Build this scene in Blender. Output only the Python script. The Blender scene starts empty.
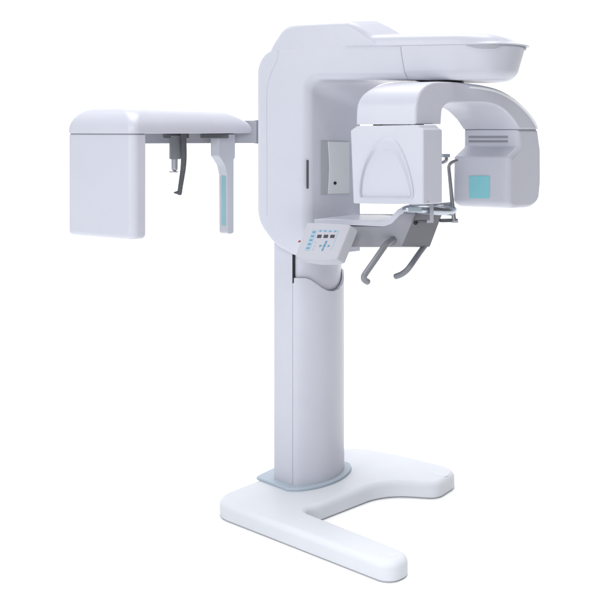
import bpy, bmesh, math
from mathutils import Vector

# ------------------------------------------------------------------ basics
sc = bpy.context.scene
COL = sc.collection
FPX, HOR, H = 930.0, 130.0, 1.75          # focal length in photo pixels, horizon row, eye height (m)

def at(px, py, Z):
    """measured picture position at a given distance -> metres"""
    return Vector(((px-300)/FPX*Z, Z, H-(py-HOR)/FPX*Z))

def vplane(P0, d):
    """upright plane through P0 along the horizontal direction d; returns a measuring function"""
    def f(px, py):
        k = (px-300)/FPX
        t = (k*P0[1]-P0[0])/(d[0]-k*d[1])
        return at(px, py, P0[1]+d[1]*t)
    return f

def roundpoly(pts, dens=6.0, fixed=None):
    """pts: (x, y, corner radius, bevel). returns [(x, y, bevel)] with arcs"""
    out = []
    n = len(pts)
    for i in range(n):
        x, y = pts[i][0], pts[i][1]
        r = pts[i][2] if len(pts[i]) > 2 else 0
        b = pts[i][3] if len(pts[i]) > 3 else None
        p = Vector((x, y)); a = Vector(pts[i-1][:2]); c = Vector(pts[(i+1) % n][:2])
        if r <= 0:
            out.append((x, y, b)); continue
        u = (a-p); v = (c-p); lu, lv = u.length, v.length
        u.normalize(); v.normalize()
        ang = math.acos(max(-1, min(1, u.dot(v))))
        if ang > math.pi-0.03:
            out.append((x, y, b)); continue
        d = r/math.tan(ang/2)
        d = min(d, lu*0.48, lv*0.48)
        r = d*math.tan(ang/2)
        cen = p+(u+v).normalized()*(r/math.sin(ang/2))
        s = p+u*d-cen; e = p+v*d-cen
        a0 = math.atan2(s.y, s.x); a1 = math.atan2(e.y, e.x)
        da = (a1-a0+math.pi) % (2*math.pi)-math.pi
        k = fixed or max(3, int(abs(da)/math.radians(dens)))
        for j in range(k+1):
            t = a0+da*j/k
            out.append((cen.x+r*math.cos(t), cen.y+r*math.sin(t), b))
    return out

def catmull(P, n=6, closed=False):
    P = [Vector(p) for p in P]
    out = []
    m = len(P)
    rng = range(m if closed else m-1)
    for i in rng:
        if closed:
            p0, p1, p2, p3 = P[i-1], P[i], P[(i+1) % m], P[(i+2) % m]
        else:
            p0 = P[i-1] if i > 0 else P[0]*2-P[1]
            p1, p2 = P[i], P[i+1]
            p3 = P[i+2] if i+2 < m else P[m-1]*2-P[m-2]
        for j in range(n):
            t = j/n
            out.append(0.5*((2*p1)+(p2-p0)*t+(2*p0-5*p1+4*p2-p3)*t*t+(3*p1-p0-3*p2+p3)*t*t*t))
    if not closed:
        out.append(P[-1])
    return out

# ------------------------------------------------------------------ mesh collectors
class MB:
    def __init__(s): s.v = []; s.f = []
    def ring(s, pts):
        i = len(s.v); s.v += [Vector(p) for p in pts]; return list(range(i, i+len(pts)))
    def bridge(s, a, b):
        n = len(a)
        for i in range(n):
            j = (i+1) % n
            s.f.append((a[i], a[j], b[j], b[i]))
    def loft(s, rings, cap0=True, cap1=True):
        R = [s.ring(r) for r in rings]
        for a, b in zip(R, R[1:]): s.bridge(a, b)
        if cap0: s.f.append(tuple(reversed(R[0])))
        if cap1: s.f.append(tuple(R[-1]))
        return R

def newell(P):
    n = Vector((0, 0, 0))
    for i in range(len(P)):
        a, b = P[i], P[(i+1) % len(P)]
        n += Vector(((a.y-b.y)*(a.z+b.z), (a.z-b.z)*(a.x+b.x), (a.x-b.x)*(a.y+b.y)))
    return n.normalized()

def inset(P, ds):
    """move each vertex of the planar loop P inward by ds[i]"""
    n = newell(P); m = len(P); out = []
    for i in range(m):
        e0 = (P[i]-P[i-1]); e1 = (P[(i+1) % m]-P[i])
        if e0.length < 1e-9: e0 = e1
        if e1.length < 1e-9: e1 = e0
        n0 = n.cross(e0.normalized()); n1 = n.cross(e1.normalized())
        b = n0+n1
        if b.length < 1e-6: b = n0.copy()
        b.normalize()
        c = max(0.35, b.dot(n0))
        out.append(P[i]+b*(ds[i]/c))
    return out

def rloft(mb, near, far, rn=0.01, rf=0.01, seg=5, cap0=True):
    """body between two matching loops, with rounded rims (rn, rf may be per-vertex lists)"""
    m = len(near)
    rn = rn if isinstance(rn, (list, tuple)) else [rn]*m
    rf = rf if isinstance(rf, (list, tuple)) else [rf]*m
    L = [(far[i]-near[i]).length for i in range(m)]
    rings = []
    for k in range(seg+1):
        t = k/seg*math.pi/2
        R = inset(near, [r*(1-math.sin(t)) for r in rn])
        Fr = inset(far, [r*(1-math.sin(t)) for r in rn])
        rings.append([R[i].lerp(Fr[i], rn[i]*(1-math.cos(t))/L[i]) for i in range(m)])
    for k in range(seg, -1, -1):
        t = k/seg*math.pi/2
        R = inset(near, [r*(1-math.sin(t)) for r in rf])
        Fr = inset(far, [r*(1-math.sin(t)) for r in rf])
        rings.append([Fr[i].lerp(R[i], rf[i]*(1-math.cos(t))/L[i]) for i in range(m)])
    return mb.loft(rings, cap0)

def rprism(mb, pts, vec, rn=0.01, rf=None, seg=5):
    vec = Vector(vec)
    rloft(mb, pts, [p+vec for p in pts], rn, rn if rf is None else rf, seg)

def rbox(mb, c, ax, ay, az, r=0.004, seg=3):
    """rounded box: centre, three half-axis vectors (rounded on all edges through outline radius)"""
    ax, ay, az = Vector(ax), Vector(ay), Vector(az); c = Vector(c)
    lx, ly = ax.length, ay.length
    q = roundpoly([(-lx, -ly, r), (lx, -ly, r), (lx, ly, r), (-lx, ly, r)], 18)
    P = [c-az+ax/lx*p[0]+ay/ly*p[1] for p in q]
    rprism(mb, P, az*2, r*0.7, r*0.7, seg)

def tube(mb, path, rad, n=14, smooth=6, flat=1.0):
    P = catmull(path, smooth) if smooth > 1 else [Vector(p) for p in path]
    m = len(P)
    rr = rad if isinstance(rad, (list, tuple)) else [rad]*2
    up = None; rings = []
    tot = m-1
    for i in range(m):
        t = (P[min(i+1, m-1)]-P[max(i-1, 0)]).normalized()
        if up is None:
            up = Vector((0, 0, 1)) if abs(t.z) < 0.9 else Vector((1, 0, 0))
        up = (up-t*up.dot(t)).normalized()
        sd = t.cross(up)
        q = i/tot*(len(rr)-1); a = min(int(q), len(rr)-2)
        r = rr[a]+(rr[a+1]-rr[a])*(q-a)
        rings.append((P[i], t, up.copy(), sd, r))
    out = []
    def mk(c, u, s, r): return [c+u*(r*math.cos(2*math.pi*k/n))+s*(r*flat*math.sin(2*math.pi*k/n)) for k in range(n)]
    c, t, u, s, r = rings[0]
    for a in (20, 50, 75): 
        q = math.radians(a); out.append(mk(c-t*r*0.8*math.cos(q), u, s, r*math.sin(q)))
    for c, t, u, s, r in rings: out.append(mk(c, u, s, r))
    for a in (75, 50, 20):
        q = math.radians(a); out.append(mk(c+t*r*0.8*math.cos(q), u, s, r*math.sin(q)))
    mb.loft(out)

ORIG = {}
def build(mb, name, mat, parent=None, sharp=38, label=None):
    me = bpy.data.meshes.new(name)
    lo = Vector([min(v[i] for v in mb.v) for i in range(3)]); hi = Vector([max(v[i] for v in mb.v) for i in range(3)])
    c = (lo+hi)/2
    me.from_pydata([tuple(v-c) for v in mb.v], [], mb.f)
    bm = bmesh.new(); bm.from_mesh(me)
    bmesh.ops.remove_doubles(bm, verts=bm.verts, dist=1e-6)
    bmesh.ops.recalc_face_normals(bm, faces=bm.faces)
    bm.to_mesh(me); bm.free()
    for p in me.polygons: p.use_smooth = True
    me.set_sharp_from_angle(angle=math.radians(sharp))
    me.materials.append(mat)
    o = bpy.data.objects.new(name, me); COL.objects.link(o)
    po = ORIG[parent.name] if parent else Vector((0, 0, 0))
    o.parent = parent; o.location = c-po; ORIG[o.name] = c
    w = o.modifiers.new('weighted_normals', 'WEIGHTED_NORMAL'); w.keep_sharp = True
    if label: o['label'] = label
    return o

# ------------------------------------------------------------------ materials
def plastic(name, col, rough=0.38, var=0.03, bump=0.02, scale=900, coat=0.0, metal=0.0, spec=0.15):
    m = bpy.data.materials.new(name); m.use_nodes = True
    nt = m.node_tree; b = nt.nodes['Principled BSDF']
    b.inputs['Roughness'].default_value = rough; b.inputs['Metallic'].default_value = metal
    b.inputs['Specular IOR Level'].default_value = spec
    b.inputs['Coat Weight'].default_value = coat; b.inputs['Coat Roughness'].default_value = 0.15
    tc = nt.nodes.new('ShaderNodeTexCoord')
    n1 = nt.nodes.new('ShaderNodeTexNoise'); n1.inputs['Scale'].default_value = 6; n1.inputs['Detail'].default_value = 3
    nt.links.new(tc.outputs['Object'], n1.inputs['Vector'])
    mr = nt.nodes.new('ShaderNodeMapRange'); mr.inputs['To Min'].default_value = 1-var; mr.inputs['To Max'].default_value = 1+var
    nt.links.new(n1.outputs['Fac'], mr.inputs['Value'])
    mx = nt.nodes.new('ShaderNodeVectorMath'); mx.operation = 'SCALE'; mx.inputs[0].default_value = col
    nt.links.new(mr.outputs['Result'], mx.inputs['Scale']); nt.links.new(mx.outputs['Vector'], b.inputs['Base Color'])
    n2 = nt.nodes.new('ShaderNodeTexNoise'); n2.inputs['Scale'].default_value = scale
    nt.links.new(tc.outputs['Object'], n2.inputs['Vector'])
    bp = nt.nodes.new('ShaderNodeBump'); bp.inputs['Strength'].default_value = bump; bp.inputs['Distance'].default_value = 0.001
    nt.links.new(n2.outputs['Fac'], bp.inputs['Height']); nt.links.new(bp.outputs['Normal'], b.inputs['Normal'])
    return m

SHELL = plastic('white_shell', (0.512, 0.521, 0.588), 0.34, spec=0.34)
PANELC = plastic('panel_casing', (0.43, 0.437, 0.485), 0.42)
BASEW = plastic('base_paint', (0.61, 0.63, 0.675), 0.42)
PALE = plastic('pale_panel', (0.58, 0.60, 0.62), 0.5)
GREYP = plastic('mid_grey', (0.33, 0.335, 0.365), 0.45)
BEAMG = plastic('beam_grey', (0.275, 0.281, 0.315), 0.42)
ENDG = plastic('end_shade_grey', (0.155, 0.159, 0.178), 0.42)  # beam grey darkened to stand in for shade on its end face
STRIPG = plastic('strip_grey', (0.36, 0.375, 0.40), 0.5)
HANDLE = plastic('handle_grey', (0.20, 0.205, 0.23), 0.35, spec=.4)
DARK = plastic('dark_grey', (0.10, 0.105, 0.115), 0.45)
MIDD = plastic('slate_grey', (0.20, 0.21, 0.225), 0.4)
BLACK = plastic('black_plastic', (0.02, 0.02, 0.025), 0.4)
SEAM = plastic('seam_grey', (0.30, 0.31, 0.35), 0.6)
BARG = plastic('bar_grey', (0.36, 0.37, 0.41), 0.4)
PLATE = plastic('plate_blue_grey', (0.40, 0.46, 0.53), 0.4)
CHROME = plastic('brushed_steel', (0.44, 0.48, 0.54), 0.26, metal=0.9)
ROD = plastic('satin_steel', (0.33, 0.34, 0.37), 0.32, metal=0.7)
ACRYL = plastic('tinted_acrylic', (0.34, 0.40, 0.44), 0.15, coat=0.5)
TEAL = plastic('teal_window', (0.23, 0.53, 0.59), 0.3)
BLUEI = plastic('icon_blue', (0.12, 0.27, 0.39), 0.5)
PALEB = plastic('icon_pale_blue', (0.33, 0.42, 0.51), 0.5)
DISP = plastic('display_dark', (0.07, 0.07, 0.08), 0.3)
RED = plastic('indicator_red', (0.35, 0.06, 0.04), 0.4)
FLOORM = plastic('white_studio_floor', (0.93, 0.93, 0.93), 0.85, var=0.0, bump=0.0, spec=0.1)

# ------------------------------------------------------------------ setting: a white studio sweep
mb = MB()
prof = [(-3.0, 0.0)]
prof += [(8.0, 0.0)]
for k in range(1, 17):
    a = math.pi/2*k/16; prof.append((8.0+2.0*math.sin(a), 2.0-2.0*math.cos(a)))
prof += [(10.0, 7.0)]
n = len(prof)
for x in (-14.0, 14.0):
    mb.v += [Vector((x, y, z)) for y, z in prof]
for i in range(n-1):
    mb.f.append((i, i+1, n+i+1, n+i))
fl = build(mb, 'floor', FLOORM); fl['kind'] = 'structure'
fl['label'] = 'seamless white studio floor curving up into the backdrop'

# ------------------------------------------------------------------ the machine
root = bpy.data.objects.new('dental_x_ray_machine', None); COL.objects.link(root)
root.location = (0.08, 4.47, 0); root.empty_display_size = 0.2
ORIG[root.name] = Vector(root.location)
root['label'] = 'white floor-standing panoramic dental x-ray machine with side cephalometric arm on a U-shaped base'
root['category'] = 'x-ray machine'

# --- base ---------------------------------------------------------
mb = MB()
foot = roundpoly([(-0.412, 4.225, .11), (0.345, 3.565, .07), (0.455, 3.665, .07), (0.0, 4.105, .05), (0.10, 4.165, .10),
                  (0.40, 4.44, .30), (0.655, 4.40, .08), (0.797, 4.590, .10), (0.52, 4.80, .25), (0.25, 4.95, .22)], 5)
P = [Vector((x, y, 0.004)) for x, y, b in foot]
rloft(mb, P, [p+Vector((0, 0, .074)) for p in P], 0.008, 0.026, 6)
base = build(mb, 'base', BASEW, root)
for (cx, cy, ang) in ((0.352, 3.682, -42), (0.676, 4.525, -30)):
    mb = MB(); a = math.radians(ang)
    q = [Vector((cx+.046*math.cos(t)*math.cos(a)-.032*math.sin(t)*math.sin(a), cy+.046*math.cos(t)*math.sin(a)+.032*math.sin(t)*math.cos(a), .076)) for t in [2*math.pi*k/40 for k in range(40)]]
    rloft(mb, q, [p+Vector((0, 0, .0028)) for p in q], 0.0002, 0.0008, 3)
    build(mb, 'foot_cap', BASEW, base)

# --- column -------------------------------------------------------
f = Vector((.743, -.669)); w = Vector((.669, .743))
R0 = Vector((-.124, 4.425)); S0 = Vector((-.033, 4.34)); CW = .364
def front_curve(off=0.0, bulge=.085, n=28):
    pts = []
    for i in range(n+1):
        t = i/n
        p = S0+w*(off+(CW-2*off)*t)+f*(-off*0.6+bulge*math.sin(math.pi*t)**0.62)
        pts.append(p)
    return pts
ZB = .078
# grey foot plate
mb = MB()
pl = [R0-f*.085-w*.040, S0-w*.045+f*.01] + [S0+w*(-.03+(CW+.06)*t)+f*(.022+.085*math.sin(math.pi*t)**.6) for t in [i/24 for i in range(1, 24)]] + [S0+w*(CW+.045)+f*.01, S0+w*(CW+.045)-f*.26]
pl = roundpoly([(p.x, p.y, .02) for p in pl], 15)
P = [Vector((x, y, ZB)) for x, y, b in pl]
rloft(mb, P, [p+Vector((0, 0, .014)) for p in P], .0015, .006, 4)
build(mb, 'foot_plate', PLATE, root)
# rear shell
mb = MB()
rl = [S0-f*.004, R0, R0-f*.02+w*.03, R0+w*(CW-.03)-f*.02, R0+w*CW, S0+w*CW-f*.004]
rl = roundpoly([(p.x, p.y, .004 if i in (0, 5) else .01) for i, p in enumerate(rl)], 20)
P = [Vector((x, y, ZB+.010)) for x, y, b in rl]
rloft(mb, P, [Vector((p.x, p.y, 1.25)) for p in P], .002, .002, 2)
col = build(mb, 'column', SHELL, root)
# inner mast
mb = MB()
fc = front_curve(.012, .073)
P = [Vector((p.x, p.y, .6)) for p in fc]+[Vector((S0.x+w.x*(CW-.03)-f.x*.002, S0.y+w.y*(CW-.03)-f.y*.002, .6)), Vector((S0.x+w.x*.03-f.x*.002, S0.y+w.y*.03-f.y*.002, .6))]
P = P[:-2]
rloft(mb, P, [Vector((p.x, p.y, 1.24)) for p in P], .001, .001, 1)
build(mb, 'mast', SHELL, col)
# dark gap strip between mast and rear shell
mb = MB()
c = S0+w*.006-f*.0
rbox(mb, (c.x, c.y, 1.12), (w.x*.006, w.y*.006, 0), (f.x*.004, f.y*.004, 0), (0, 0, .085), .001, 1)
build(mb, 'gap_seal', BLACK, col)
# front cover with scooped top
mb = MB()
outer = front_curve(0.0005, .085, 60); inner = front_curve(.009, .076, 60)
def ztop(p):
    px = 300+FPX*p.x/p.y
    ys = [(292, 278), (306, 278.2), (311, 280), (316, 283.6), (322, 288), (328, 290.8), (334, 291.2), (339, 289), (342.5, 284), (344.5, 278), (352, 277)]
    for (a, ya), (b, yb) in zip(ys, ys[1:]):
        if px <= b: 
            t = max(0, (px-a)/(b-a)); y = ya+(yb-ya)*t; break
    else: y = 277
    return H-(y-HOR)/FPX*p.y
# use arc-length order so the right-hand rim rises again behind the silhouette
tops = [ztop(p) for p in outer]
for i in range(len(outer)):
    if i > 52: tops[i] = max(tops[i], tops[52]+(i-52)*.006)
nn = len(outer); iv = len(mb.v)
for lst, zf in ((outer, 0), (outer, 1), (inner, 1), (inner, 0)):
    for i, p in enumerate(lst):
        mb.v.append(Vector((p.x, p.y, tops[i] if zf else ZB+.010)))
for a, b in ((0, 1), (1, 2), (2, 3), (3, 0)):
    for i in range(nn-1): mb.f.append((a*nn+i, a*nn+i+1, b*nn+i+1, b*nn+i))
mb.f.append((0, nn, 2*nn, 3*nn)); mb.f.append((nn-1, 2*nn-1, 3*nn-1, 4*nn-1))
build(mb, 'front_cover', SHELL, col)

# --- carriage (C-shaped body) --------------------------------------
FP0 = Vector((-.209, 4.32)); FU = Vector((.984, -.177)); FN = Vector((.177, .984))
face = vplane(FP0, FU)
D = Vector((.256, .222, 0))
mb = MB()
T, LB, IB = .006, .022, .034
cpts = [(255.7, 73, 0, LB), (256.1, 68.5, 0, LB), (257.5, 63.4, 0, LB), (260.1, 58.6, 0, .018), (264, 54.4, 0, .012), (269, 51.5, 0, T), (293, 49.4, 8, T), (306, 45.6, 8, T), (425, 45.4, 0, T), (425, 80, 0, .034),
                (308, 80, 11, IB), (308, 225, 0, IB), (308, 238, 0, .03), (308, 257, 0, .012), (293, 255.2, 10, .012), (273.5, 246, 40, LB), (255.7, 221.5, 40, LB), (255.7, 120, 0, LB)]
cq = roundpoly(cpts, 6, 12)
cf_ = roundpoly([(p[0], p[1], 34, p[3]) if p[:2] == (308, 80) else p for p in cpts], 6, 12)
P = [face(x, y) for x, y, b in cq]
rloft(mb, P, [face(x, y)+D*1.03 for x, y, b in cf_], [b for x, y, b in cq], .02, 7)
car = build(mb, 'carriage', SHELL, root)
# shut line on the face
mb = MB()
sp = [(278.3, 50.5), (278, 56), (276.5, 61.5), (272.5, 70), (269, 79), (267.2, 88), (266.8, 100), (266.8, 150), (267, 215)]
tube(mb, [face(x, y)+Vector((FN.x, FN.y, 0))*(-.0002) for x, y in sp], .0009, 8)
build(mb, 'shut_line', plastic('shut_line_grey', (.46, .475, .55), .5), car)
# slot on the inner rim
WP = face(308, 100); wall = vplane(Vector((WP.x, WP.y)), Vector((D.x, D.y)))
mb = MB()
q = vplane(Vector((WP.x+.011, WP.y+.0095))+Vector((-.0065, -.0055)), Vector((D.x, D.y)))
rprism(mb, [q(307.2, 160), q(308.8, 160), q(308.8, 188.5), q(307.2, 188.5)], (-.004, -.006, 0), .0005, .0005, 1)
build(mb, 'rim_slot', DARK, car)
# panel on the inner wall
NW = Vector((.755, -.656, 0)).normalized(); NW = Vector((D.y, -D.x, 0)).normalized()
mb = MB()
q = roundpoly([(327, 141.5), (348.5, 142), (348.5, 193.5), (327, 194), (328, 180), (328.4, 168), (328, 155)])
rprism(mb, [wall(x, y)+NW*.0005 for x, y, b in q], NW*.008, .001, .002, 2)
pan = build(mb, 'light_panel', PALE, car)
mb = MB()
q = [(319.8, 141), (326.8, 141.3), (327.8, 155), (328.2, 168), (327.8, 180), (326.8, 194.2), (319.8, 194)]
rprism(mb, [wall(x, y)+NW*.0005 for x, y in q], NW*.005, .001, .001, 2)
build(mb, 'side_strip', STRIPG, pan)
mb = MB()
c = wall(333.6, 183)+NW*.0085; u = Vector((D.x, D.y, 0)).normalized()
P = [c+u*.0085*math.cos(t)+Vector((0, 0, .0075*math.sin(t))) for t in [2*math.pi*k/20 for k in range(20)]]
rprism(mb, P, NW*.004, .0005, .001, 2)
build(mb, 'laser_window', BLACK, pan)

# --- head: tub -------------------------------------------------------
ZT = H+84.4*4.19/FPX; ZBm = H+50*4.185/FPX
fn3 = Vector((FN.x, FN.y, 0))
def facept(px): 
    p = face(px, 60); return Vector((p.x, p.y))-FN*.0025
def plan(px0, off=0.0):
    pts = [facept(px0), facept(px0+12), facept(430), facept(450), facept(466), (.835, 4.128), (.905, 4.138), (.968, 4.172), (1.015, 4.226), (1.040, 4.290),
           (1.040, 4.36), (1.015, 4.44), (.96, 4.50), (.88, 4.535), (.75, 4.55), (.62, 4.545), (facept(px0).x+.235, 4.50), (facept(px0).x+.205, 4.42)]
    return [Vector(p) for p in pts]
wgt0 = [0, 0, 0, 0, .04, .2, .45, .75, .95, 1, 1, .9, .6, .3, .1, 0, 0, 0]
def plan_ring(px0, z, insf, insn):
    pts = plan(px0)
    dense = catmull([Vector((p.x, p.y, wgt0[i])) for i, p in enumerate(pts)], 6)
    loop = [Vector((p.x, p.y, 0)) for p in dense]
    ds = [insn*(1-min(1, max(0, p.z)))+insf*min(1, max(0, p.z)) for p in dense]
    out = inset(loop, ds)
    return [Vector((p.x, p.y, z)) for p in out]
mb = MB(); rings = []
def seamx(z):
    y = HOR-(z-H)*FPX/4.2
    ys = [(45, 400.8), (50, 401), (58, 402.3), (66, 403.6), (72, 404.6), (77, 406.5), (81, 408.5)]
    for (a, xa), (b, xb) in zip(ys, ys[1:]):
        if y <= b: return xa+(xb-xa)*max(0, (y-a)/(b-a))
    return 408.5
hh = ZT-ZBm
for k in range(9):
    z = ZT-.0005-(hh-.045)*k/8
    rings.append(plan_ring(seamx(z), z, .045*(ZT-z)/hh, 0))
for k in range(1, 9):
    a = k/8*math.pi/2
    z = ZBm+.045*(1-math.sin(a))
    rings.append(plan_ring(seamx(z), z, .045*(ZT-z)/hh+.045*(1-math.cos(a)), .034*(1-math.cos(a))))
mb.loft(rings)
tub = build(mb, 'head_tub', SHELL, root, sharp=55)
mb = MB()
tube(mb, [face(x, y)-fn3*.0028 for x, y in ((400.9, 47), (401.3, 52), (402.4, 59), (403.6, 66), (404.6, 72), (406.4, 76.5), (408.2, 79))], .0011, 8)
build(mb, 'shut_line', SEAM, tub)
# finger grip under the lid lip
mb = MB()
dense = catmull([Vector((p.x, p.y, wgt0[i])) for i, p in enumerate(plan(402))], 14)
loop = [Vector((p.x, p.y, 0)) for p in dense]
out = inset(loop, [-.003]*len(loop)); inn = inset(loop, [.004]*len(loop))
def gripdepth(px):
    ys = [(465, 0.3), (470, 1.6), (476, 3.2), (482, 3.9), (494, 3.9), (499, 2.2), (503, 1.2), (520, 1.2), (525, 2.4), (529, 4.0), (540, 3.6)]
    if px < 465: return None
    for (a, xa), (b, xb) in zip(ys, ys[1:]):
        if px <= b: return xa+(xb-xa)*(px-a)/(b-a)
    return 3.6
idx = [i for i, p in enumerate(loop) if p.x > .6 and p.y < 4.45 and gripdepth(300+FPX*p.x/p.y) is not None]
g = []
for i in idx:
    d = gripdepth(300+FPX*loop[i].x/loop[i].y)*.0046
    g.append([out[i]+Vector((0, 0, ZT-.001)), inn[i]+Vector((0, 0, ZT-.001)), inn[i]+Vector((0, 0, ZT-.001-d)), out[i]+Vector((0, 0, ZT-.001-d))])
mb.loft(g)
build(mb, 'finger_grip', plastic('grip_grey', (.36, .37, .41), .45), tub, sharp=30)

# --- head: lid -------------------------------------------------------
mb = MB(); rings = []
for insf, insn, dz in ((-.004, .0, 0.0), (-.017, .0042, .0005), (-.019, .0042, .004), (-.016, .0044, .0075), (.006, .0048, .0105), (.024, .0052, .0165), (.040, .0062, .027), (.062, .009, .038), (.098, .0155, .0475), (.145, .028, .0545), (.20, .055, .0585), (.26, .10, .0600)):
    rings.append(plan_ring(345, ZT+dz, insf, insn))
mb.loft(rings)
lid = build(mb, 'head_lid', SHELL, root, sharp=50)
# raised rear hood
mb = MB()
hp = vplane(FP0+FN*.0015, FU)
nearp = [(269.3, 54), (272, 46.5), (275, 40), (278.6, 34), (282.6, 29.2), (288, 25.5), (295, 23.4), (305, 22.7), (340, 21.6), (349, 22.6), (356.5, 26), (363.5, 31), (369.5, 36), (375, 40.5), (383, 52)]
farp = [(280.5, 54), (283.5, 46.5), (287, 40), (291, 34), (295, 29.3), (300, 25.6), (307, 23.6), (318, 22.6), (374, 20.4), (382, 21.8), (390, 25.4), (398, 29.8), (404, 33.4), (409, 36), (416, 52)]
N = catmull([(x, y, 0) for x, y in nearp], 5)
Fq = catmull([(x, y, 0) for x, y in farp], 5)
fpl = vplane(FP0+FN*.16, FU)
rloft(mb, [hp(p.x, p.y) for p in N], [fpl(p.x, p.y) for p in Fq], [.026*min(1, .1+i/14, .06+(len(N)-1-i)/13) for i in range(len(N))], .03, 8)
build(mb, 'rear_hood', SHELL, lid, sharp=50)

# --- rotating arm -----------------------------------------------------
A0 = Vector((.501, 4.02)); A = Vector((.766, .643)); B = Vector((-.89, .454, 0)); BL = .285
aside = vplane(A0, A)
mb = MB()
aq = roundpoly([(416.2, 124.3, 0, .010), (416.2, 112, 0, .010), (416.5, 105.5, 0, .013), (417.0, 102, 0, .017), (417.6, 99, 0, .022), (418.6, 95.8, 0, .029), (419.8, 93, 0, .036), (421.3, 90.4, 0, .044), (423.2, 88, 0, .052), (425.3, 86, 0, .059), (427.6, 84.4, 0, .065), (433, 82.3, 0, .072), (439, 81.5, 0, .072), (455, 81.9, 30, .07), (480, 84.6, 60, .06), (500, 88.8, 60, .05), (518, 99.6, 60, .04), (532, 115, 60, .02), (538.8, 129.3, 0, .012),
                (519.6, 129.3, 0), (513.5, 119.5, 30), (505, 110.5, 30), (495, 104.8, 30), (484, 103, 20), (443, 103, 10), (441.6, 124.3, 0)], 6)
P = [aside(x, y) for x, y, b in aq]
rprism(mb, P, B*BL, .010, [(b or .012) for x, y, b in aq], 8)
arm = build(mb, 'rotating_arm', SHELL, root)
mb = MB()
mid = [(470, 86.2), (484, 87.7), (500, 91.6), (516, 100.6), (528, 112), (535, 121.5), (538, 128.8)]
A3 = Vector((A.x, A.y, 0)); AN = Vector((A.y, -A.x, 0))
up = [aside(p.x, p.y)+AN*.0004 for p in catmull([(x, y, 0) for x, y in mid], 5)]
lowr = [aside(p.x, p.y)+AN*.0004 for p in catmull([(x-1.2, y+1.9, 0) for x, y in mid[:-1]]+[(536.6, 128.8, 0)], 5)]
rprism(mb, up+lowr[::-1], AN*.002, .0002, .0008, 2)
build(mb, 'edge_trim', plastic('bright_trim', (.80, .81, .84), .3), arm)
# pivot
mb = MB()
pc = Vector((.655, 4.345))
for r, z0, z1 in ((.075, 1.952, 1.990), (.11, 1.966, 1.972)):
    P = [Vector((pc.x+r*math.cos(t), pc.y+r*math.sin(t), z0)) for t in [2*math.pi*k/40 for k in range(40)]]
    rprism(mb, P, (0, 0, z1-z0), .002, .002, 2)
build(mb, 'pivot', BLACK, arm)

# --- tube head ---------------------------------------------------------
Q0 = Vector((.531, 4.0)); tface = vplane(Q0, Vector((B.x, B.y)))
tq = roundpoly([(350.2, 130.6, 2), (353.2, 128.4, 1), (356.2, 126, 2), (417.4, 124.8, 2), (420.2, 128, 1), (423.4, 129.6, 2), (423.4, 204.6, 1.5), (353, 203.6, 1.5)], 15)
# embossed bell on its front
TN = Vector((-.454, -.89, 0))
outer_ = [(360, 197.2), (359.4, 189), (360.6, 178), (363.6, 166), (368.5, 154.5), (374, 145.5), (380, 139.6), (387, 137.2), (394, 139.2), (400, 146), (405.5, 157), (409.8, 170), (412.8, 183), (414, 193), (412.8, 198.2), (408, 199.3), (386, 199.2), (364, 198.8)]
inner_ = [(361.8, 195.6), (361.4, 188.5), (362.8, 177.8), (365.6, 167.5), (370, 158.5), (374.8, 152.5), (380, 150), (386.4, 149.4), (392, 151.6), (397, 157.5), (401, 166), (404.6, 176), (407.6, 186.5), (409.4, 193.2), (409, 196.4), (406.4, 197.2), (386, 197.2), (365, 196.8)]
O_ = [tface(p.x, p.y) for p in catmull([(x, y, 0) for x, y in outer_], 5, True)]
I_ = [tface(p.x, p.y) for p in catmull([(x, y, 0) for x, y in inner_], 5, True)]
from mathutils.geometry import tessellate_polygon
P = [tface(x, y) for x, y, b in tq]
mb = MB()
RG = rloft(mb, P, [p+A3*.125 for p in P], .006, .008, 4, cap0=False)
front = [mb.v[i] for i in RG[0]]
hole = mb.ring(O_)
ids = RG[0]+hole
fu = (P[-2]-P[-1]).normalized()
flat = lambda q: [Vector(((p-P[0]).dot(fu), p.z, 0)) for p in q]
for t in tessellate_polygon([flat(front), flat(O_)]):
    mb.f.append(tuple(ids[i] for i in t))
tube_head = build(mb, 'tube_head', SHELL, root)
mb = MB()
def lerpring(t, h): return [a.lerp(b, t)+TN*h for a, b in zip(O_, I_)]
mb.loft([lerpring(0, 0), lerpring(.03, .0022), lerpring(.09, .0046), lerpring(.18, .0062), lerpring(.30, .0060), lerpring(.5, .0030), lerpring(.72, -.0030), lerpring(.9, -.0078), lerpring(1.02, -.0096), lerpring(1.15, -.0100)], cap0=False)
build(mb, 'bell_panel', SHELL, tube_head, sharp=24)
# hinge gap blocks under the arm
for px in (374, 408.5):
    mb = MB(); c = tface(px, 125)+A3*.05
    rbox(mb, c, B*.010, A3*.03, (0, 0, .011), .002, 1)
    build(mb, 'hinge_pad', DARK, tube_head)
mb = MB(); c = A0.to_3d()+A3*.08+B*.14; c.z = H+5.6*4.05/FPX
rbox(mb, c, B*.085, A3*.05, (0, 0, .016), .003, 1)
build(mb, 'neck', GREYP, tube_head)
mb = MB(); c = Q0.to_3d()+A3*.03+AN*.0008; 
c = vplane(Q0, A)(428, 201.5)+AN*.0005
P = [c+A3*.004*math.cos(t)+Vector((0, 0, .004*math.sin(t))) for t in [2*math.pi*k/12 for k in range(12)]]
rprism(mb, P, AN*.001, .0002, .0004, 1)
build(mb, 'screw', GREYP, tube_head)

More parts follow.
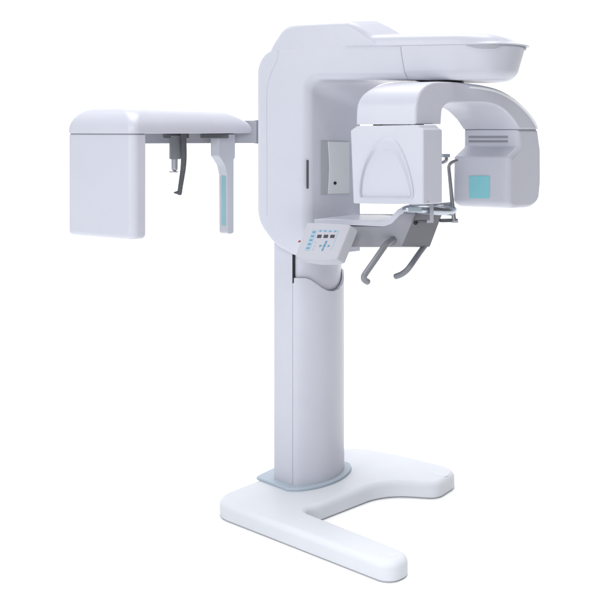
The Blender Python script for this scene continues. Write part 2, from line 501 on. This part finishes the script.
# --- sensor -------------------------------------------------------------
mb = MB()
sq = roundpoly([(519.6, 130.0, 0), (538.8, 130.0, 0), (541.6, 150, 60), (541.8, 180, 30), (539.5, 207, 14), (509, 209, 7), (509.6, 157, 4), (519.6, 146.5, 4)], 6)
P = [aside(x, y) for x, y, b in sq]
rprism(mb, P, B*BL, .020, .026, 6)
sen = build(mb, 'sensor', SHELL, root)
mb = MB()
rprism(mb, [aside(x, y)+B*.006-Vector((A.y, -A.x, 0))*0 for x, y in ((520.6, 127.5), (537.2, 127.5), (537.8, 132), (520.6, 132))], B*(BL-.012), .004, .004, 2)
build(mb, 'joint_seal', SEAM, sen)
sp_ = lambda s: Vector((A0.x+A.x*s, A0.y+A.y*s))
def s_of(px):
    k = (px-300)/FPX
    return (k*A0.y-A0.x)/(A.x-k*A.y)
s_up, s_lo = s_of(519.6), s_of(509.2)
Bd = Vector((B.x, B.y)); BN = Vector((-.454, -.89, 0))
upf = vplane(sp_(s_up), Bd); lof = vplane(sp_(s_lo), Bd)
for y in (137.0, 141.3):
    mb = MB()
    rprism(mb, [upf(x, yy)+BN*-.003 for x, yy in ((468.6, y-1.2), (508, y-1.2), (508, y+1.2), (468.6, y+1.2))], BN*.0045, .0004, .0008, 1)
    build(mb, 'vent', plastic('vent_grey', (.27, .28, .31), .5), sen)
mb = MB()
q = roundpoly([(469, 175.8, 1.5), (490, 175.8, 1.5), (490, 198.4, 1.5), (469, 198.4, 1.5)], 15)
rprism(mb, [lof(x, y)+BN*-.003 for x, y, b in q], BN*.005, .0005, .001, 2)
build(mb, 'detector_window', TEAL, sen)

# --- patient support --------------------------------------------------------
bz = vplane(Vector((0, 4.22)), Vector((1, 0)))
D2 = Vector((.154, .18, 0))
mb = MB()
bq = roundpoly([(318, 226, 0), (384, 226.4, 3), (400, 213, 3), (416, 213, 0), (401.2, 247.2, 2), (330, 247.2, 1)], 12)
P = [bz(x, y) for x, y, b in bq]
Q = [p+D2+Vector((0, 0, -.0225 if b_[1] > 240 else 0)) for p, b_ in zip(P, bq)]
rloft(mb, P, Q, .004, .004, 3)
beam = build(mb, 'support_beam', BEAMG, root)
mb = MB()
tz = vplane(Vector((0, 4.21)), Vector((1, 0)))
tq = roundpoly([(314, 219.2, 1), (345, 219.4, 0), (381, 221.2, 8), (388, 219.5, 8), (397.5, 209.4, 8), (403, 206.6, 6), (420, 205.8, 1), (420, 211, 1), (405, 212, 8), (399, 215.4, 8), (391, 223.8, 8), (384, 226.6, 8), (345, 225, 0), (314, 224.4, 1)], 8)
rprism(mb, [tz(x, y) for x, y, b in tq], (.185, .23, 0), .003, .003, 3)
build(mb, 'tray', SHELL, beam)
# shade on the beam's end face, put in as a thin darker sheet
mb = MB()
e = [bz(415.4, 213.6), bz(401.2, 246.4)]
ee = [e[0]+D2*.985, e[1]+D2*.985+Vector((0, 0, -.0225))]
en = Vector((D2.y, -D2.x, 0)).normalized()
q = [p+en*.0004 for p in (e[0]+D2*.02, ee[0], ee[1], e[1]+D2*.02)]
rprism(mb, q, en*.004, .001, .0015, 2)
build(mb, 'end_shade', ENDG, beam)
# rear rail
mb = MB()
rz = vplane(Vector((0, 4.50)), Vector((1, 0)))
rprism(mb, [rz(340, 214.2), rz(398, 214.6), rz(398, 217.5), rz(340, 217.5)], (.02, .03, 0), .002, .002, 2)
build(mb, 'rear_rail', MIDD, beam)
# handles
for path, r in (([at(393.5, 239.5, 4.225), at(390.5, 241, 4.19), at(386.5, 244, 4.165), at(382, 250, 4.15), at(374, 261.5, 4.12), at(366.2, 272.6, 4.09), at(363.9, 276.8, 4.08), at(364.6, 279.8, 4.085), at(367.5, 281.8, 4.10)], .0142),
                ([at(427, 243, 4.41), at(423.6, 247.4, 4.37), at(418, 255, 4.31), at(411.5, 264.3, 4.25), at(407, 270, 4.24), at(401.5, 274.2, 4.24), at(395.8, 276.4, 4.25)], .0138)):
    mb = MB(); tube(mb, path, r, 18)
    build(mb, 'handle', HANDLE, beam)
mb = MB(); c = at(392.6, 240.2, 4.222)
P = [c+Vector((.019*math.cos(t), 0, .019*math.sin(t))) for t in [2*math.pi*k/24 for k in range(24)]]
rprism(mb, P, (0, -.006, 0), .001, .002, 2)
build(mb, 'handle_socket', MIDD, beam)
# chin rest: a flattened polished loop
mb = MB()
tube(mb, [at(404, 209.8, 4.22), at(409, 209, 4.205), at(420, 209.4, 4.20), at(434, 210.2, 4.21), at(446, 210.8, 4.25), at(452.5, 211, 4.31), at(453, 210.4, 4.39), at(446, 208.6, 4.43), at(434, 207.6, 4.44)], [.017, .020, .021, .021, .02, .018], 18, 6, .8)
chin = build(mb, 'chin_rest', CHROME, beam)
mb = MB()
c = at(430, 209.3, 4.31)
q = roundpoly([(at(409, 209, 4.215).x, 4.215, .02), (at(446, 209, 4.25).x, 4.25, .03), (at(452, 209, 4.34).x, 4.34, .03), (at(440, 209, 4.43).x, 4.43, .02), (at(418, 209, 4.42).x, 4.42, .03)], 12)
rprism(mb, [Vector((x, y, c.z-.009)) for x, y, b in q], (0, 0, .016), .003, .003, 2)
build(mb, 'rest_plate', ACRYL, chin)
for px, py, Z, r, h in ((441, 207.4, 4.26, .017, .022), (424, 207.2, 4.24, .013, .02)):
    mb = MB(); c = at(px, py, Z)
    rprism(mb, [c+Vector((r*math.cos(t), r*math.sin(t), -h/2)) for t in [2*math.pi*k/24 for k in range(24)]], (0, 0, h), .003, .003, 3)
    build(mb, 'clamp_knob', CHROME, chin)
mb = MB(); rbox(mb, at(415, 209.4, 4.176), (.030, 0, 0), (0, .010, 0), (0, 0, .010), .003, 2)
build(mb, 'clasp', ACRYL, chin)
mb = MB(); rbox(mb, at(422, 206.4, 4.26), (.055, 0, 0), (.01, .04, 0), (0, 0, .014), .004, 2)
build(mb, 'cushion', ACRYL, chin)
mb = MB(); rbox(mb, at(420, 203.5, 4.27), (.012, 0, 0), (0, .012, 0), (0, 0, .022), .003, 2)
build(mb, 'bite_post', DARK, chin)
mb = MB()
rbox(mb, at(431.6, 212, 4.166), (.0085, 0, 0), (0, .008, 0), (0, 0, .044), .002, 2)
rbox(mb, at(430.2, 221.4, 4.18), (.015, 0, 0), (0, .010, 0), (0, 0, .006), .002, 2)
build(mb, 'clip', GREYP, chin)
mb = MB(); tube(mb, [at(416, 222.6, 4.21), at(419, 221.6, 4.20), at(432, 221.8, 4.2)], .008, 12)
build(mb, 'lower_rod', DARK, chin)
mb = MB(); tube(mb, [at(415.6, 222.8, 4.19), at(415.6, 222.8, 4.205)], .010, 14, 1)
build(mb, 'knob', BLACK, chin)
# temple supports
mb = MB()
tube(mb, [at(454.6, 221, 4.30), at(453.6, 216, 4.30), at(451.8, 198, 4.30), at(449.8, 178, 4.30), at(448.9, 169, 4.30), at(449.3, 165.3, 4.30), at(451.6, 162.6, 4.305), at(456.6, 160.6, 4.32)], [.0105, .010, .0085, .008, .0078, .009], 14)
temple = build(mb, 'temple_rod', ROD, beam)
mb = MB(); rbox(mb, at(448.5, 220.4, 4.31), (.040, .01, 0), (-.004, .014, 0), (0, 0, .0075), .003, 2)
build(mb, 'rod_arm', DARK, temple)
mb = MB(); rbox(mb, at(454.8, 221.4, 4.30), (.014, 0, 0), (0, .014, 0), (0, 0, .0055), .002, 2)
build(mb, 'rod_foot', GREYP, temple)
mb = MB(); rbox(mb, at(445.8, 155.6, 4.40), (.0155, .004, 0), (-.004, .012, 0), (0, 0, .0085), .002, 2)
tip = build(mb, 'temple_pad', ACRYL, beam)
mb = MB(); tube(mb, [at(446.5, 158.5, 4.40), at(446, 160.4, 4.40), at(443.5, 162.2, 4.40), at(439, 163.6, 4.40), at(436, 170, 4.40), at(436, 206, 4.40)], .0085, 12)
build(mb, 'pad_rod', ROD, tip)

# --- control panel ------------------------------------------------------------
def panel(px, py):
    t = (py-223)/(259-223)
    return at(px, py, 4.13-.085*t)
TH = Vector((.037, .030, -.025))
pq = roundpoly([(307, 222.7, 2.5), (330, 223.2, 40), (351, 224.7, 2), (337, 258.9, 2), (328, 260.6, 40), (314, 260.6, 30), (294.6, 257.8, 3)], 8)
mb = MB()
P = [panel(x, y) for x, y, b in pq]
rprism(mb, P, TH, .004, .006, 4)
cp = build(mb, 'control_panel', PANELC, root)
n_ = newell(P)
if n_.y > 0: n_ = -n_
def tile(name, quad, mat, h=.0012, parent=cp):
    mb = MB()
    rprism(mb, [panel(x, y)+n_*.0002 for x, y in quad], n_*h, .0002, .0003, 1)
    return build(mb, name, mat, parent)
def para(cx, cy, wd, ht, sk=-.42):
    return [(cx-wd/2-sk*ht/2*-1*-1, cy-ht/2), (cx+wd/2-sk*ht/2, cy-ht/2), (cx+wd/2+sk*ht/2, cy+ht/2), (cx-wd/2+sk*ht/2, cy+ht/2)]
tile('key_strip', [(312.6, 229.6), (317, 230.1), (309.8, 250.8), (304.6, 250.2)], PALEB, .0008)
for k in range(5):
    cy = 232.2+k*4.0; cx = 314.0-(cy-232.2)*.38
    tile('mode_key', para(cx, cy, 3.0, 1.7), BLUEI, .0016)
tile('label_strip', [(318.4, 229.8), (339.6, 230.6), (339, 232.2), (317.9, 231.4)], PALEB, .0006)
for cx in (320.4, 325.2, 330.2, 335.4):
    tile('label_mark', para(cx, 230.9+(cx-320)*.03, 1.6, 1.4), BLUEI, .0012)
for cx in (319.3, 325.8, 332.4):
    tile('display', para(cx, 236.4, 4.4, 3.2, -.25), DISP, .0012)
tile('scale_mark', [(337.4, 232.6), (338.3, 232.6), (331.4, 250.2), (330.6, 250.2)], PALEB, .0008)
for cx, cy, ww, hh_ in ((326.0, 242.3, 1.9, 2.7), (322.6, 249.4, 1.9, 2.7), (320.3, 245.8, 2.0, 1.7), (328.6, 245.9, 2.0, 1.7), (324.3, 245.8, 2.4, 3.0)):
    tile('arrow_key', para(cx, cy, ww, hh_), BLUEI, .0015)
for cx, cy in ((315.6, 242.5), (314.2, 246.2), (313.2, 249.6)):
    tile('small_mark', para(cx, cy, .8, 1.6), GREYP, .0008)
mb = MB(); c = at(299.0, 241.6, 4.105)
tube(mb, [c, c+Vector((.004, .02, 0))], .0042, 10, 1)
build(mb, 'indicator', RED, cp)

# --- cephalometric unit ---------------------------------------------------------
cf = Vector((.857, -.515)); cw = Vector((.6, .8))
L1 = Vector((-1.036, 4.108)); LF, LW = .394, .825
def cl(a, b, z): p = L1+cf*a+cw*b; return Vector((p.x, p.y, z))
ZC = H-3.6*4.0/FPX
def rrect(a0, a1, b0, b1, z, r):
    q = roundpoly([(a0, b0, r[0]), (a1, b0, r[1]), (a1, b1, r[2]), (a0, b1, r[3])], 6, 14)
    return [cl(x, y, z) for x, y, _ in q]
mb = MB(); rings = []
for ia, ie, dz in ((.003, .004, 0), (0, 0, .003), (0, .002, .015), (.002, .012, .030), (.007, .030, .045), (.016, .058, .060), (.030, .092, .076), (.050, .135, .090), (.078, .18, .100), (.11, .23, .106), (.15, .27, .109)):
    rd = .036+ia*.3
    rings.append(rrect(ia*.8, LF-ia, ia*.75, LW-ie*.92, ZC+dz*1.09, (.034+ia*.2, rd, rd+.03, rd)))
mb.loft(rings)
cap = build(mb, 'ceph_cap', SHELL, root, sharp=60)
mb = MB()
q = roundpoly([(0.002, 0.003, .03), (LF-.003, .003, .032), (LF-.003, .082, .02), (.002, .082, .02)], 6)
P = [cl(x, y, ZC-.0045) for x, y, _ in q]
rloft(mb, P, [Vector((p.x, p.y, 1.286)) for p in P], .002, .020, 5)
det = build(mb, 'ceph_detector', SHELL, root)
mb = MB()
q = roundpoly([(0.006, 0.007, .028), (LF-.007, .007, .03), (LF-.007, .078, .018), (.006, .078, .018)], 6)
P = [cl(x, y, ZC-.006) for x, y, _ in q]
rloft(mb, P, [p+Vector((0, 0, .012)) for p in P], .001, .001, 1)
build(mb, 'joint_seal', SEAM, det)
# bar
mb = MB()
z0, z1 = H-13.3*4.5/FPX, H+9.6*4.5/FPX
b0, b1 = Vector((-.80, 4.402)), Vector((-.11, 4.56)); bd = (b1-b0).normalized(); bn = Vector((-bd.y, bd.x))
P = [Vector((p.x, p.y, z)) for p, z in ((b0, z0), (b1, z0), (b1, z1), (b0, z1))]
rprism(mb, P, (bn.x*.06, bn.y*.06, 0), .003, .003, 2)
bar = build(mb, 'ceph_bar', BARG, root)
mb = MB()
c0, c1 = b1-bd*.105-bn*.002, b1-bd*.085-bn*.002
c0 = Vector((-.206, 0)); c0 = b0+bd*((-.212-b0.x)/bd.x)-bn*.002; c1 = c0+bd*.06
P = [Vector((p.x, p.y, z)) for p, z in ((c0, z0-.002), (c1, z0-.002), (c1, z1+.002), (c0, z1+.002))]
rprism(mb, P, (bn.x*.064, bn.y*.064, 0), .001, .001, 1)
build(mb, 'bar_collar', MIDD, bar)
# ear rod holder
Ze = 4.36
mb = MB()
rbox(mb, at(176, 135.8, Ze), (.053, .02, 0), (-.01, .03, 0), (0, 0, .011), .003, 2)
ear = build(mb, 'ear_rod_mount', DARK, root)
mb = MB(); rbox(mb, at(175, 147.2, Ze-.02), (.0235, .008, 0), (-.006, .018, 0), (0, 0, .056), .006, 3)
build(mb, 'rod_block', MIDD, ear)
mb = MB(); tube(mb, [at(174.6, 156, Ze-.02), at(174.6, 168.6, Ze-.02)], .0155, 20, 1)
c = at(173.6, 171.2, Ze-.02)
rprism(mb, [c+Vector((.021*math.cos(t), .021*math.sin(t), 0)) for t in [2*math.pi*k/24 for k in range(24)]], (0, 0, -.006), .0015, .0015, 2)
build(mb, 'ear_rod', plastic('rod_silver', (.46, .47, .51), .3, metal=.4), ear)
mb = MB()
tube(mb, [at(183.2, 134, Ze-.04), at(183.6, 146, Ze-.04), at(183.8, 158, Ze-.04), at(183.2, 168, Ze-.04), at(181.8, 178, Ze-.04), at(180.4, 187, Ze-.04), at(179.6, 193.5, Ze-.04)], [.0145, .0145, .0135, .0125, .0115, .011], 16)
tube(mb, [at(180.0, 192.3, Ze-.04), at(177, 192.6, Ze-.045), at(174.2, 192.6, Ze-.05)], [.010, .008, .0035], 12)
build(mb, 'nasion_arm', DARK, ear)
# secondary collimator
cp0 = Vector(((227-300)/FPX*4.45, 4.45)); cpl = vplane(cp0, cw)
mb = MB()
cq = roundpoly([(219, 134.2, 0), (235.4, 134.2, 0), (235.2, 158, .5), (233.9, 159.2, .5), (233.9, 233.2, 2.5), (227.6, 234.6, 3), (227.4, 176, 6), (225.4, 166, 10), (222, 160, 8), (219, 156, 2)], 8)
ext = Vector((-cf.x, -cf.y, 0))*.050
rprism(mb, [cpl(x, y) for x, y, b in cq], ext, .0025, .0025, 3)
coll = build(mb, 'collimator', BARG, root)
coll.data.materials[0] = plastic('collimator_shell', (.50, .515, .575), .4)
mb = MB()
cside = vplane(Vector((cpl(227.5, 200).x, cpl(227.5, 200).y)), Vector((cf.x, cf.y)))
nsd = Vector((-cw.x, -cw.y, 0))
q = roundpoly([(221.6, 163, 1), (225.8, 165, 1), (225.8, 226.4, 1), (221.6, 225, 1)], 20)
rprism(mb, [cside(x, y)+nsd*-.001 for x, y, b in q], nsd*.0025, .0003, .0006, 1)
build(mb, 'slit_window', plastic('slit_teal', (.27, .47, .52), .3), coll)
mb = MB()
rbox(mb, at(214.5, 135.9, 4.425), (.058, .01, 0), (-.012, .035, 0), (0, 0, .0105), .003, 2)
build(mb, 'collimator_mount', DARK, coll)

# ------------------------------------------------------------------ light
wd = bpy.data.worlds.new('World'); sc.world = wd; wd.use_nodes = True
bg = wd.node_tree.nodes['Background']; bg.inputs['Color'].default_value = (1, 1, 1, 1); bg.inputs['Strength'].default_value = 0.10

def area(name, loc, aim, sx, sy, power, col=(1, 1, 1)):
    l = bpy.data.lights.new(name, 'AREA'); l.shape = 'RECTANGLE'; l.size = sx; l.size_y = sy; l.energy = power; l.color = col
    o = bpy.data.objects.new(name, l); COL.objects.link(o); o.location = loc
    o.rotation_euler = (Vector(aim)-Vector(loc)).to_track_quat('-Z', 'Y').to_euler()
    o['label'] = 'soft area lamp'; o['kind'] = 'helper'
    return o
area('overhead_softbox', (0.2, 4.2, 14.0), (0.2, 4.2, 0), 10.0, 10.0, 2050)
area('key_softbox', (-5.5, -1.4, 2.9), (0.2, 4.2, 1.5), 1.8, 2.3, 160, (.95, .97, 1.0))
area('front_fill', (-0.9, -1.4, 3.5), (0.3, 4.2, 1.7), 1.8, 1.8, 115, (.95, .97, 1.0))  # added fill, lifts the head and column fronts
area('low_fill', (0.25, 2.2, 0.5), (0.1, 4.4, 0.75), 1.4, 0.5, 2.5, (.95, .97, 1.0))  # added fill below the frame, brightens the lower column
area('backdrop_fill', (0, 6.0, 6.6), (0, 10, 2.6), 18.0, 1.2, 270)  # added lamp that burns the backdrop out to white

# ------------------------------------------------------------------ camera
cam = bpy.data.cameras.new('camera'); co = bpy.data.objects.new('camera', cam); COL.objects.link(co)
co.location = (0, 0, H); co.rotation_euler = (math.pi/2, 0, 0)
cam.sensor_width = 36; cam.lens = FPX/600*36; cam.shift_y = -(300-HOR)/600
cam.clip_end = 200
sc.camera = co
sc.view_settings.view_transform = 'Standard'; sc.view_settings.look = 'None'
sc.view_settings.exposure = 0.15; sc.view_settings.gamma = 1
sc.cycles.use_denoising = True
